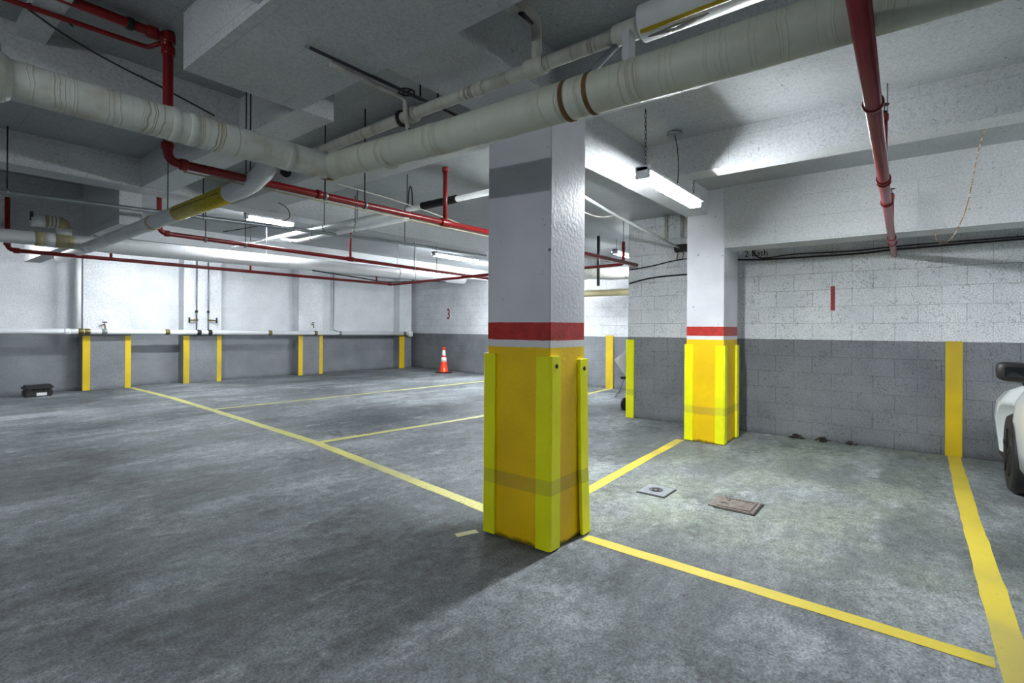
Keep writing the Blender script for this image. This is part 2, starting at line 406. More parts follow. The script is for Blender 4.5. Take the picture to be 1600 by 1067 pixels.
# ------------------------------------------------------------------ painted floor lines
def fline(pts, w, mat, label):
    bm = B(); pts = [V((x, y, 0)) for x, y in pts]; Lr = []
    fine = []
    for a, b in zip(pts, pts[1:]):
        n = max(2, int((b-a).length/.15))
        fine += [a.lerp(b, i/n) for i in range(n)]
    fine.append(pts[-1])
    for i, p in enumerate(fine):
        d = (fine[min(i+1, len(fine)-1)]-fine[max(i-1, 0)]).normalized(); s = V((-d.y, d.x, 0))
        j = random.uniform(-.004, .004)
        Lr.append([bm.verts.new(p+s*(w/2+j)+V((0, 0, .002))), bm.verts.new(p-s*(w/2+random.uniform(-.004, .004))+V((0, 0, .002)))])
    for a, b in zip(Lr, Lr[1:]): bm.faces.new((a[0], b[0], b[1], a[1]))
    o = obj('parking_line', bm, mat); tag(o, label, 'floor line', 'painted parking lines')
fline([(3.60, 13.46), (3.57, 11), (3.46, 8.92), (3.24, 5.44), (3.02, 3.8), (2.86, 2.6), (2.80, 2.24)], .11, 'linef', 'long faded yellow line from the leftmost pilaster to the front pillar')
fline([(3.5, 8.92), (6.5, 8.77), (10.9, 8.55)], .10, 'linef', 'farther thin pale line branching right from the long faded line')
fline([(3.28, 5.44), (5.7, 5.2), (8, 5.25), (10.4, 5.42)], .10, 'linef', 'nearer thin pale line branching right from the long faded line')
fline([(2.86, 1.66), (2.85, 1.0), (2.82, -.25)], .095, 'line', 'bright yellow line across the foreground from the front pillar')
fline([(7.2, -.305), (5, -.30), (2.75, -.315), (2.2, -.32)], .11, 'line', 'bright yellow line running from the wall stripe beside the car')
fline([(2.97, 2.12), (3.75, 2.13), (5, 2.2), (6.14, 2.25)], .10, 'line', 'yellow line between the bases of the two pillars')
fline([(2.36, 2.32), (2.5, 2.26)], .06, 'linef', 'short worn yellow mark at the left foot of the front pillar')

# ------------------------------------------------------------------ columns with corner guards
def guard_bm(cx, cy, sx, sy, z0, z1, leg=.085, t=.022, lean=(0, 0)):
    """L shaped corner guard hugging the corner (cx,cy); material lies towards +sx,+sy along the faces"""
    o = t
    poly = [(cx-sx*o, cy-sy*o*.3), (cx-sx*o*.3, cy-sy*o), (cx+sx*leg, cy-sy*o), (cx+sx*leg, cy-sy*.0), (cx, cy), (cx, cy+sy*leg), (cx-sx*o, cy+sy*leg)]
    bm = B(); n = len(poly); rows = []
    K = 14
    for k in range(K+1):
        f = k/K; z = z0+(z1-z0)*f
        s = (1-f)**2
        w = .002*math.sin(k*1.7+cx*5)
        rows.append([bm.verts.new((x+lean[0]*s+w, y+lean[1]*s, z)) for x, y in poly])
    for a, b in zip(rows, rows[1:]):
        for i in range(n): bm.faces.new((a[i], a[(i+1) % n], b[(i+1) % n], b[i]))
    bm.faces.new(rows[0][::-1]); bm.faces.new(rows[-1])
    return bm
def screw(parent, p, d, name='fixing_screw'):
    bm = B(); p = V(p); d = V(d); cyl(bm, p, p+d*.004, .014, 14); cyl(bm, p+d*.004, p+d*.009, .006, 10)
    obj(name, bm, 'dark', parent)
def column(x0, x1, y0, y1, label, tops, front):
    t = thing('concrete_column', ((x0+x1)/2, (y0+y1)/2, 0), label, 'pillar', 'yellow banded pillars')
    obj('shaft', box(B(), x0, x1, y0, y1, 0, CZ, .006), 'col', t)
    for (cx, cy, sx, sy), zt, ln in zip(((x0, y0, 1, 1), (x0, y1, 1, -1), (x1, y0, -1, 1), (x1, y1, -1, -1)), tops,
                                    ((0, 0), (0, 0), (.012, -.02), (0, 0))):
        g = obj('corner_guard', guard_bm(cx, cy, sx, sy, .012, zt, lean=ln if front else (0, 0)), 'guard', t)
        if front and sy == 1:
            screw(g, (cx+sx*.038, cy-.022, zt-.06), (0, -1, 0))
    return t
column(2.53, 2.93, 1.715, 2.21, 'large yellow and white pillar in the foreground with yellow corner guards', (1.168, 1.172, 1.138, 1.16), True)
column(6.16, 6.74, 1.76, 2.19, 'smaller yellow and white pillar farther back beside the block wall', (1.15, 1.16, 1.15, 1.15), False)
t = tag(obj('corner_guard_post', guard_bm(7.22, 3.46, 1, -1, .0, 1.18, .10, .03), 'guard'), 'tall yellow guard strip on the block wall corner beyond the rear pillar', 'corner guard')

# ------------------------------------------------------------------ numbers and writing
tag(obj('painted_number', box(B(), 7.214, 7.222, .78, .825, 1.576, 1.868), 'redp'), 'red painted number 1 on the white block wall', 'number')
def text(name, s, size, loc, rz, mat, label, ext=.002):
    cu = bpy.data.curves.new(name, 'FONT'); cu.body = s; cu.size = size; cu.extrude = ext; cu.align_x = 'CENTER'; cu.align_y = 'CENTER'
    cu.offset = .006 if s.isdigit() else 0
    o = bpy.data.objects.new(name, cu); C.objects.link(o)
    bpy.context.view_layer.update()
    me = bpy.data.meshes.new_from_object(o.evaluated_get(bpy.context.evaluated_depsgraph_get()))
    bpy.data.objects.remove(o); bpy.data.curves.remove(cu)
    me.materials.clear(); me.materials.append(M[mat])
    o = bpy.data.objects.new(name, me); C.objects.link(o)
    o.location = loc; o.rotation_euler = (PI/2, 0, rz); tag(o, label, 'number' if s.isdigit() else 'writing'); return o
wb = lambda y: 10.13+(y-3.4)*.15628
ang3 = math.atan2(-1, -.15628)     # along-wall direction seen from the room
o = text('painted_number', '3', .46, (wb(11.6)-.008, 11.6, 1.775), ang3, 'redp', 'red painted number 3 on the white wall above the traffic cone')
o.scale = (.8, 1, 1)
text('wall_writing', '2 Bath', .11, (7.216, 1.66, 2.335), -PI/2, 'dark', 'small black handwriting high on the block wall beside the rear pillar', .001)

# ------------------------------------------------------------------ pipes
def pipe(name, pts, r, mat, label, cat='pipe', rb=None, group=None, n=20):
    bm = B(); P = bend(pts, rb if rb else r*2.2) if len(pts) > 2 else [V(p) for p in pts]
    # subdivide long runs slightly so that sag and shading stay smooth
    tube(bm, P, r, n)
    o = obj(name, bm, mat, origin=V(pts[0])); return tag(o, label, cat, group)
def ring(parent, p, d, r, w, mat, name='coupling', n=24):
    p = V(p); d = V(d).normalized(); bm = B()
    tube(bm, [p-d*w/2, p-d*w*.35, p+d*w*.35, p+d*w/2], r, n, True, [r*.93, r, r, r*.93])
    return obj(name, bm, mat, parent)
def rod(parent, p, top, r=.005, name='hanger_rod', mat='dark'):
    return obj(name, cyl(B(), p, (p[0], p[1], top), r, 8), mat, parent)
def clamp(parent, p, d, r, top):
    ring(parent, p, d, r, .02, 'galv', 'clamp'); rod(parent, (p[0], p[1], p[2]+r), top)

# near insulated drain, two legs meeting in a mitred corner
t = thing('insulated_pipe', (.3, 2.9, 2.33), 'stained insulated pipe crossing overhead at left, jacket rings and yellow marks', 'pipe')
obj('jacket', tube(B(), [(-.6, 2.9, 2.33), (.2, 2.9, 2.332), (.9, 2.9, 2.334), (1.73, 2.9, 2.337), (1.775, 2.885, 2.337)], .08, 36), 'wrapx', t)
bm = B(); tube(bm, [(.14, 2.9, 2.33), (.2, 2.9, 2.33), (.28, 2.9, 2.33), (.335, 2.9, 2.33), (.36, 2.9, 2.33)], .1, 32, True, [.085, .105, .115, .098, .082])
w = obj('wrapped_joint', bm, 'wrapx', t)
obj('hanging_saddle', box(B(), .27, .33, 2.86, 2.94, 2.43, 2.455), 'galv', t)
rod(t, (.30, 2.9, 2.44), CZ, .012)
for x in (.94, 1.02, 1.53): ring(t, (x, 2.9, 2.334), (1, 0, 0), .0825, .05, 'wrapx', 'jacket_band', 36)
t = thing('insulated_pipe', (1.8, 2.8, 2.33), 'greenish insulated pipe running overhead from the corner past the front pillar', 'pipe')
obj('jacket', tube(B(), [(1.80, 2.86, 2.335), (1.80, 2.78, 2.333), (1.80, 1.84, 2.288), (1.80, .65, 2.266), (1.80, -.9, 2.26)], .08, 36), 'wrapy', t)
bm = B(); tube(bm, [(1.765, 2.905, 2.337), (1.785, 2.90, 2.337), (1.80, 2.885, 2.336), (1.80, 2.86, 2.335)], .082, 36)
obj('taped_elbow', bm, 'rust', t)
for y in (2.3, 1.95, 1.6, 1.42): ring(t, (1.80, y, 2.295 if y > 1.8 else 2.282), (0, 1, 0), .082, .03, 'wrapy', 'jacket_band', 36)
for y in (1.13, 1.02): ring(t, (1.80, y, 2.273), (0, 1, 0), .083, .025, 'rust', 'rust_band', 36)
ring(t, (1.80, 1.075, 2.273), (0, 1, 0), .081, .09, 'wrapy', 'jacket_band', 36)

# thin iron pipe above it, joining a thick white jacketed pipe
t = thing('iron_pipe', (2.0, 2.3, 2.59), 'thin rusty white iron pipe above the stained insulated pipe', 'pipe')
obj('run', tube(B(), [(2.0, 3.5, 2.585), (2.0, 2.37, 2.595), (2.0, .93, 2.59)], .032, 20), 'iron', t)
for y in (2.34, 1.80, 1.47, 1.42, 1.0, .95): ring(t, (2.0, y, 2.592), (0, 1, 0), .044 if y != 1.8 else .036, .06, 'iron')
ring(t, (2.0, 2.44, 2.592), (0, 1, 0), .05, .018, 'dark', 'clamp')
obj('branch', tube(B(), bend([(2.0, 1.445, 2.6), (2.0, 1.445, 2.83), (1.69, 1.46, 2.83)], .05), .026, 16), 'iron', t)
obj('valve_body', box(B(), 1.79, 1.86, 1.42, 1.50, 2.79, 2.87, .012), 'iron', t)
obj('valve_handle', tube(B(), [(1.84, 1.43, 2.77), (1.90, 1.40, 2.74), (1.80, 1.38, 2.73)], .008, 8), 'dark', t)
obj('support_bracket', tube(B(), bend([(2.0, 1.02, 2.55), (1.97, 1.13, 2.46), (1.93, 1.13, 2.36)], .03), .016, 10), 'galv', t)
obj('support_strut', box(B(), 1.93, 1.99, .93, .96, 2.42, 2.56), 'hous', t)
t = thing('jacketed_pipe', (2.0, .9, 2.6), 'thick white jacketed pipe at the top centre with a yellow line under it', 'pipe')
obj('jacket', tube(B(), [(2.0, .90, 2.60), (2.0, -1.2, 2.60)], .072, 32), 'white', t)
obj('torn_foil', tube(B(), [(1.96, .86, 2.515), (1.95, .74, 2.505), (1.96, .62, 2.52)], .012, 8, True, [.003, .014, .003]), 'chrome', t)
tag(obj('yellow_tube', tube(B(), [(1.935, .88, 2.53), (1.93, 0, 2.53), (1.93, -1, 2.53)], .009, 10), 'yel'), 'thin yellow tube running under the thick white jacketed pipe', 'tube')

# small valve line and conduits above the corner
t = thing('valve_line', (1.95, 2.33, 2.6), 'thin iron valve line with round handle over the pipe corner', 'pipe')
obj('run', tube(B(), bend([(1.45, 2.33, 2.66), (1.93, 2.33, 2.655), (1.935, 2.33, 2.56), (1.935, 2.30, 2.45)], .03), .013, 12), 'iron', t)
bm = B(); tube(bm, [V((1.90+.045*math.cos(a*PI/8), 2.28+.045*math.sin(a*PI/8), 2.67)) for a in range(17)], .005, 8, False)
tube(bm, [(1.855, 2.28, 2.67), (1.945, 2.28, 2.67)], .004, 6); tube(bm, [(1.90, 2.235, 2.67), (1.90, 2.325, 2.67)], .004, 6)
obj('round_handle', bm, 'dark', t)
obj('lever', tube(B(), [(1.93, 2.30, 2.47), (1.99, 2.26, 2.44), (2.04, 2.25, 2.45)], .014, 8), 'dark', t)
t = thing('conduit', (1.6, 2.27, 2.66), 'pair of thin conduits slung below the ceiling behind the wide soffit', 'conduit')
obj('light_conduit', tube(B(), [(1.3, 2.30, 2.68), (2.9, 2.30, 2.68)], .011, 10), 'galv', t)
obj('dark_conduit', tube(B(), [(1.3, 2.26, 2.655), (2.9, 2.26, 2.655)], .008, 10), 'black', t)
for x in (2.02, 2.16): rod(t, (x, 2.3, 2.69), CZ, .005)

# sprinkler mains
def sprinkler(parent, p):
    x, y, z = p; bm = B()
    tube(bm, [(x, y, z), (x, y, z+.02)], .014, 12)
    tube(bm, [(x-.012, y, z+.02), (x-.018, y, z+.04), (x, y, z+.058)], .003, 6); tube(bm, [(x+.012, y, z+.02), (x+.018, y, z+.04), (x, y, z+.058)], .003, 6)
    tube(bm, [(x, y, z+.055), (x, y, z+.06)], .024, 14)
    return obj('sprinkler_head', bm, 'dark', parent)
def red_branch(parent, x, y, z0, z1, r=.016, head=False):
    b = obj('riser', cyl(B(), (x, y, z0), (x, y, z1), r, 14), 'red', parent)
    ring(b, (x, y, z1-.02), (0, 0, 1), r*1.4, .04, 'red', 'socket')
    if head: sprinkler(b, (x, y, z1))
t = thing('sprinkler_pipe', (1.04, 3.27, 2.25), 'dark red pipe dropping behind the insulated pipe then running to the front pillar', 'sprinkler pipe', 'red sprinkler mains')
obj('run', tube(B(), bend([(-.6, 3.27, 2.93), (1.037, 3.27, 2.93), (1.037, 3.27, 2.25), (2.4, 3.27, 2.258), (7.1, 3.27, 2.29)], .06), .025, 18), 'red', t)
ring(t, (1.037, 3.27, 2.93), (0, 0, 1), .036, .06, 'red', 'elbow'); ring(t, (1.037, 3.27, 2.86), (0, 0, 1), .034, .05, 'red', 'elbow')
ring(t, (.96, 3.27, 2.93), (1, 0, 0), .034, .05, 'red', 'elbow'); ring(t, (1.037, 3.27, 2.33), (0, 0, 1), .033, .04, 'red', 'elbow'); ring(t, (1.115, 3.27, 2.25), (1, 0, 0), .033, .04, 'red', 'elbow')
ring(t, (.86, 3.27, 2.93), (1, 0, 0), .032, .03, 'dark', 'clamp')
sprinkler(t, (1.037, 3.25, 2.9))
red_branch(t, 3.167, 3.27, 2.26, 2.75, .02); ring(t, (3.167, 3.27, 2.263), (1, 0, 0), .035, .11, 'red', 'tee')
for x in (2.0, 2.33): clamp(t, (x, 3.27, 2.257), (1, 0, 0), .031, CZ)
ring(t, (1.95, 3.27, 2.257), (1, 0, 0), .031, .04, 'red')
t = pipe('sprinkler_pipe', [(-.6, 3.42, 2.86), (.98, 3.40, 2.90), (1.03, 3.30, 2.92)], .013, 'red', 'thinner dark red pipe beside the red main at the upper left corner', 'sprinkler pipe')
rod(t, (-.2, 3.42, 2.87), CZ)
pipe('thin_conduit', [(1.12, 3.285, 2.215), (2.4, 3.285, 2.222), (6.3, 3.285, 2.245)], .0045, 'wrapt', 'thin tan conduit strapped below the front red sprinkler pipe', 'conduit')

t = thing('sprinkler_pipe', (1.99, 6.5, 2.35), 'middle red sprinkler pipe starting below the yellow labelled pipe', 'sprinkler pipe', 'red sprinkler mains')
obj('run', tube(B(), bend([(1.985, 6.5, 2.86), (1.985, 6.5, 2.36), (7.22, 6.5, 2.305), (10.4, 6.5, 2.29)], .08), .026, 18), 'red', t)
ring(t, (1.985, 6.5, 2.43), (0, 0, 1), .034, .05, 'red', 'elbow'); ring(t, (2.06, 6.5, 2.36), (1, 0, 0), .034, .05, 'red', 'elbow')
red_branch(t, 4.39, 6.5, 2.33, 2.9, .017); ring(t, (4.39, 6.5, 2.335), (1, 0, 0), .035, .1, 'red', 'tee')
for x in (2.45, 2.9, 5.6, 6.1): clamp(t, (x, 6.5, 2.352-(x-2)*.0095), (1, 0, 0), .031, CZ)

t = thing('sprinkler_pipe', (.92, 7.5, 2.13), 'lowest red sprinkler pipe running along the left wall into the far corner', 'sprinkler pipe', 'red sprinkler mains')
obj('run', tube(B(), bend([(.918, 7.5, 2.68), (.918, 7.5, 2.13), (5.98, 7.5, 2.13), (6.0, 4.4, 2.185)], .07), .022, 18), 'red', t)
ring(t, (.918, 7.5, 2.20), (0, 0, 1), .03, .05, 'red', 'elbow'); ring(t, (.99, 7.5, 2.13), (1, 0, 0), .03, .05, 'red', 'elbow')
for x in (1.8, 3.42): red_branch(t, x, 7.5, 2.13, 2.27, .014)
red_branch(t, 5.6, 7.5, 2.13, 2.36, .014)
rod(t, (5.98, 6.9, 2.14), CZ, .006, mat='white')
ring(t, (5.9, 7.5, 2.13), (1, 0, 0), .032, .08, 'red', 'tee')

t = thing('sprinkler_pipe', (7.12, 3.55, 2.31), 'short red pipe cluster in the recess between the pillars', 'sprinkler pipe')
obj('run', tube(B(), bend([(7.12, 3.50, 2.66), (7.12, 3.50, 2.32), (7.12, 5.4, 2.30)], .05), .024, 16), 'red', t)
rod(t, (7.12, 3.50, 2.65), CZ); rod(t, (7.12, 5.2, 2.32), CZ)

# red main overhead on the right, end butts into the block wall
t = thing('sprinkler_pipe', (3.6, .175, 2.19), 'large rosy red sprinkler pipe overhead at right with collars', 'sprinkler pipe')
pa, pb = V((.4, .105, 2.19)), V((7.2, .214, 2.19))
obj('run', cyl(B(), pa, pb, .028, 28), 'redl', t)
at = lambda x: pa.lerp(pb, (x-.4)/6.8)
for x, w in ((2.36, .012), (3.56, .02), (3.63, .02), (4.22, .012), (5.85, .045), (6.2, .015)):
    ring(t, at(x), pb-pa, .036, w, 'red', 'collar', 28)
for x, zt in ((3.62, 2.57), (5.85, 2.58)):
    p = at(x); b = obj('riser', tube(B(), [(p.x, p.y, 2.2), (p.x, p.y, zt)], .016, 16), 'red', t)
    ring(b, (p.x, p.y, zt-.015), (0, 0, 1), .022, .04, 'red', 'socket'); sprinkler(b, (p.x, p.y, zt))
for x in (2.36, 4.22): rod(t, tuple(at(x)+V((0, 0, .03))), CZ, .004, mat='galv')

# labelled drain pipe running back
t = thing('drain_pipe', (1.5, 3.1, 2.22), 'white drain pipe with a yellow label band running back to the left', 'pipe')
z_ = lambda y: 2.224-(y-3.1)*.008
obj('run', tube(B(), [(1.57, 3.08, 2.46), (1.545, 3.11, 2.36), (1.52, 3.17, 2.285), (1.505, 3.27, 2.24), (1.5, 3.4, z_(3.3)), (1.5, 5, z_(5)), (1.5, 8.4, z_(8.4))], .056, 28), 'wrapw', t)
obj('capped_stub', cyl(B(), (1.63, 3.13, 2.30), (1.60, 3.05, 2.285), .026, 20), 'rust', t)
obj('stub_ring', tube(B(), [(1.602, 3.055, 2.286), (1.598, 3.045, 2.284)], .031, 20), 'dark', t)
obj('label_band', tube(B(), [(1.5, 3.6, z_(3.6)), (1.5, 4.5, z_(4.5))], .0585, 28), 'label', t)['label'] = 'yellow label band around the pipe'
obj('label_line', box(B(), 1.4405, 1.444, 3.62, 4.48, 2.215, 2.219), 'black', t)
ring(t, (1.5, 5.05, z_(5.05)), (0, 1, 0), .062, .05, 'wrapt', 'tape_band')
for y in (5.2, 5.7, 6.3, 6.9, 7.1): ring(t, (1.5, y, z_(y)), (0, 1, 0), .060, .10, 'wrapw', 'coupling')
rod(t, (1.5, 4.72, 2.26), CZ, .004)
for y in (3.3, 3.36): rod(t, (1.5, y, 2.27), CZ, .004)

# long white jacketed pipe with taped fittings at left
t = thing('jacketed_pipe', (2.6, 7.3, 2.25), 'long brightly lit white jacketed pipe below the far ceiling', 'pipe')
zz = lambda x: 2.252+(x-1.0)*.0135
obj('jacket', tube(B(), [(-.8, 7.3, zz(-.8)), (1.06, 7.3, zz(1.06)), (1.1, 7.3, zz(1.1)), (1.9, 7.3, zz(1.9)), (7.6, 7.3, zz(7.6))], .09, 32, True, [.07, .07, .07, .09, .09]), 'wrapw', t)
for x0, x1 in ((1.10, 1.17), (1.26, 1.46), (1.53, 1.66)):
    obj('tape_wrap', tube(B(), [(x0, 7.3, zz(x0)), (x1, 7.3, zz(x1))], .078, 28), 'wrapt', t)
for x0, x1 in ((1.17, 1.26), (1.46, 1.53)):
    obj('white_wrap', tube(B(), [(x0, 7.3, zz(x0)), (x1, 7.3, zz(x1))], .076, 28), 'white', t)
obj('bypass_elbow', tube(B(), bend([(1.08, 7.26, 2.44), (1.33, 7.26, 2.46), (1.335, 7.29, 2.28)], .07), .058, 24), 'wrapt', t)
obj('bypass_sleeve', cyl(B(), (1.06, 7.26, 2.435), (1.17, 7.26, 2.445), .066, 24), 'white', t)
obj('bypass_collar', cyl(B(), (1.335, 7.285, 2.32), (1.335, 7.28, 2.39), .068, 24), 'white', t)
for x in (1.17, 1.2, 1.23): ring(t, (x+.04, 7.26, 2.452), (1, 0, 0), .068, .012, 'paper', 'tape_ring')
obj('stop_handle', box(B(), 1.05, 1.075, 7.20, 7.23, 2.43, 2.52), 'dark', t)
obj('vent_stub', cyl(B(), (1.62, 7.3, 2.28), (1.62, 7.3, 2.46), .026, 16), 'iron', t)
for x in (3.55, 5.9): ring(t, (x, 7.3, zz(x)), (1, 0, 0), .094, .03, 'white', 'clamp'); rod(t, (x, 7.3, zz(x)+.08), CZ, .005, mat='galv')

t = tag(obj('conduit', tube(B(), [(-.8, 5.9, 2.40), (.7, 5.9, 2.431), (1.78, 5.9, 2.468), (4.5, 5.9, 2.565), (6.7, 5.9, 2.60)], .021, 16), 'galv'), 'long grey steel conduit crossing in front of the labelled pipe', 'conduit')
for x, z in ((.72, 2.44), (2.2, 2.48), (4.9, 2.57)): clamp(t, (x, 5.9, z), (1, 0, 0), .027, CZ if x != 2.2 else CZ)
t = thing('water_pipe', (3.6, 8.4, 2.6), 'bright white pipe pair running back below the ceiling left of the front pillar', 'pipe')
obj('run', tube(B(), [(3.6, 8.5, 2.6), (3.6, 2.9, 2.605)], .029, 16), 'white', t)
obj('return_run', tube(B(), bend([(3.6, 7.3, 2.6), (3.66, 7.0, 2.56), (3.78, 6.9, 2.55), (3.78, 4.5, 2.56)], .08), .026, 16), 'white', t)
for y in (7.9, 5.9, 5.2, 4.3): clamp(t, (3.6, y, 2.6), (0, 1, 0), .034, CZ)
for y in (6.5, 5.5): clamp(t, (3.78, y, 2.555), (0, 1, 0), .031, CZ)
obj('ribbed_sleeve', tube(B(), [V((3.6, 3.55+i*.02, 2.605)) for i in range(26)], .04, 16, True, [.042 if i % 2 else .036 for i in range(26)]), 'dark', t)

# ------------------------------------------------------------------ far wall services
t = thing('wall_pipe', (5, 13.36, 1.21), 'white horizontal pipe running the length of the far pilaster wall', 'pipe')
obj('run', tube(B(), [(-3, 13.36, 1.245), (2.7, 13.36, 1.225), (11.3, 13.36, 1.15)], .055, 20), 'white', t)
for x, m in ((2.5, 'white'), (2.72, 'brass'), (2.82, 'brass'), (3.1, 'galv'), (4.25, 'brass'), (4.9, 'dark'), (5.14, 'dark'), (6.6, 'brass'), (7.9, 'brass'), (8.68, 'galv'), (11.1, 'brass')):
    ring(t, (x, 13.36, 1.225-(x-2.7)*.0087), (1, 0, 0), .064, .09, m, 'coupling')
bm = B(); lathe(bm, [(.03, -.1), (.085, -.08), (.085, .06), (.05, .1)], (11.33, 13.33, 1.15), 20); obj('end_fitting', bm, 'white', t)
pipe('downpipe', [(2.68, 13.42, 1.24), (2.68, 13.42, 2.98)], .055, 'white', 'white vertical downpipe at the leftmost pilaster', 'pipe')
def tap(x, y, z, label):
    t = thing('wall_tap', (x, y, z), label, 'tap')
    obj('body', tube(B(), bend([(x, y+.06, z+.06), (x, y-.04, z+.06), (x, y-.07, z-.03)], .03), .016, 10), 'brass', t)
    obj('handle', tube(B(), [(x-.04, y-.03, z+.11), (x+.04, y-.03, z+.11)], .012, 8), 'dark', t)
    obj('stem', cyl(B(), (x, y-.03, z+.06), (x, y-.03, z+.11), .007, 8), 'brass', t)
tap(3.12, 13.44, 1.31, 'small wall tap above the white pipe on the leftmost pilaster')
tap(7.86, 13.44, 1.36, 'small wall tap above the white pipe on the third pilaster')
for x, s, w in ((4.885, -1, 'left'), (5.14, 1, 'right')):
    t = thing('supply_riser', (x, 13.45, 1.25), w+' slim vertical supply pipe with a valve on the second pilaster', 'pipe')
    obj('run', cyl(B(), (x, 13.45, 1.24), (x, 13.45, 2.97), .017, 12), 'galv', t)
    obj('valve', tube(B(), [(x-s*.02, 13.42, 1.50), (x+s*.16, 13.40, 1.49)], .02, 10), 'brass', t)
    obj('valve_handle', tube(B(), [(x+s*.17, 13.40, 1.43), (x+s*.17, 13.40, 1.56)], .018, 10), 'dark', t)
    ring(t, (x, 13.45, 1.70), (0, 0, 1), .03, .05, 'dark', 'union')
pipe('supply_riser', [(8.70, 13.38, 1.20), (8.70, 13.72, 1.27), (8.70, 13.72, 2.98)], .014, 'galv', 'lone slim vertical pipe right of the third pilaster', 'pipe')

# ------------------------------------------------------------------ lamps
def chain_bm(x, y, z0, z1):
    bm = B(); z = z0; k = 0
    while z < z1-.03:
        pts = []
        for a in range(11):
            t_ = 2*PI*a/10; dx = .008*math.cos(t_); dz = .019*math.sin(t_)
            pts.append((x+(dx if k % 2 else 0), y+(0 if k % 2 else dx), z+.018+dz))
        tube(bm, pts, .002, 5, False); z += .031; k += 1
    cyl(bm, (x, y, z1-.035), (x, y, z1), .003, 6); return bm
def lamp(x0, x1, y, z, label, two=True, mat='tube', axis='x', group='hanging fluorescent lamps', chains=True, scale=1.35, refl=.075):
    sw = (lambda a, b, c: (a, b, c)) if axis == 'x' else (lambda a, b, c: (b, a, c))
    cx = (x0+x1)/2
    t = thing('fluorescent_lamp', sw(cx, y, z), label, 'lamp', group)
    h = B(); box(h, *((x0, x1, y-.05, y+.05) if axis == 'x' else (y-.05, y+.05, x0, x1)), z+.028, z+.068, .008)
    obj('housing', h, 'hous', t)
    rf = B(); wv = [(-refl, .020), (-.05, .034), (.05, .034), (refl, .020), (refl, .026), (.05, .040), (-.05, .040), (-refl, .026)]
    ra = [rf.verts.new(sw(x0+.01, y+a, z+b)) for a, b in wv]; rb_ = [rf.verts.new(sw(x1-.01, y+a, z+b)) for a, b in wv]
    for k in range(8): rf.faces.new((ra[k], ra[(k+1) % 8], rb_[(k+1) % 8], rb_[k]))
    rf.faces.new(ra[::-1]); rf.faces.new(rb_)
    obj('reflector', rf, 'refw', t)
    for dy in ((-.03, .03) if two else (0,)):
        obj('tube', cyl(B(), sw(x0+.03, y+dy, z), sw(x1-.03, y+dy, z), .0165*scale, 16), mat, t)
    for xe in (x0, x1-.03):
        e = B(); box(e, *((xe, xe+.03, y-.055, y+.055) if axis == 'x' else (y-.055, y+.055, xe, xe+.03)), z-.022, z+.072, .006)
        obj('end_cap', e, 'hous', t)
    if chains:
        for xe in (x0+.06, x1-.06):
            q = sw(xe, y, 0); obj('hanging_chain', chain_bm(q[0], q[1], z+.068, CZ), 'dark', t)
lamp(3.55, 4.72, 1.60, 2.47, 'bright twin tube lamp hanging between the two pillars')
lamp(3.12, 3.78, 7.0, 2.79, 'bright short tube lamp left, behind the yellow labelled pipe', mat='tubef')
lamp(6.95, 8.20, 7.5, 2.785, 'bright tube lamp just left of the front pillar', mat='tubef')
# unseen lamps: left one read off the soffit, the rest added for light
lamp(1.3, 2.5, -1.5, 2.42, 'tube lamp outside the frame at left', mat='tubel', axis='y', refl=.10)
lamp(4.8, 6.0, -2.6, 2.6, 'added tube lamp outside the frame at right', mat='tubed')
lamp(.2, 1.4, 10.2, 2.74, 'added tube lamp behind the deep header beam at left', mat='tubed')
lamp(8.4, 9.4, 4.3, 2.72, 'added tube lamp in the recess hidden by the block wall', mat='tubed')
lamp(9.2, 10.1, 8.0, 2.45, 'added tube lamp hidden behind the front pillar', mat='tubeh', refl=.055)  # added to brighten the back wall around its number
lamp(3.6, 4.8, 11.5, 2.8, 'added tube lamp behind the farthest ceiling beam', mat='tubef')

t = thing('junction_box', (4.19, 1.60, CZ), 'round ceiling box with a dangling grey wire beside the hanging lamp', 'junction box')
obj('cover', lathe(B(), [(.055, -.022), (.062, -.016), (.062, 0)], (4.19, 1.60, CZ), 24), 'galv', t)
obj('wire', tube(B(), [(4.19, 1.60, 2.965), (4.27, 1.61, 2.9), (4.33, 1.62, 2.8), (4.31, 1.61, 2.68), (4.25, 1.60, 2.54)], .004, 6), 'dark', t)

# ------------------------------------------------------------------ cables and wires
def cable(name, pts, r, mat, label, cat='cable', smooth=True):
    pts = [V(p) for p in pts]
    out = []
    P = [pts[0]]+pts+[pts[-1]]
    for i in range(1, len(P)-2):
        p0, p1, p2, p3 = P[i-1:i+3]
        for k in range(8):
            t = k/8
            out.append(.5*((2*p1)+(p2-p0)*t+(2*p0-5*p1+4*p2-p3)*t*t+(3*p1-p0-3*p2+p3)*t**3))
    out.append(pts[-1])
    return tag(obj(name, tube(B(), out, r, 8), mat, origin=pts[0]), label, cat)
cable('black_cable', [(7.19, 1.9, 2.27), (7.19, 1.5, 2.245), (7.19, .6, 2.235), (7.19, .2, 2.25), (7.19, -.8, 2.262), (7.19, -2.5, 2.27)], .011, 'cable', 'lower black cable strung along the top of the right block wall')
cable('black_cable', [(7.195, 1.72, 2.42), (7.19, 1.6, 2.27), (7.19, 1.2, 2.285), (7.19, .6, 2.27), (7.18, .1, 2.285), (7.18, -.9, 2.285), (7.18, -2.5, 2.28)], .008, 'cable', 'upper black cable strung along the top of the right block wall')
cable('black_cable', [(7.2, 3.44, 2.03), (7.2, 3.2, 2.08), (7.2, 2.9, 2.11), (7.2, 2.4, 2.12), (7.2, 1.95, 2.15)], .011, 'cable', 'sagging black cable on the wall between the corner guard and rear pillar')
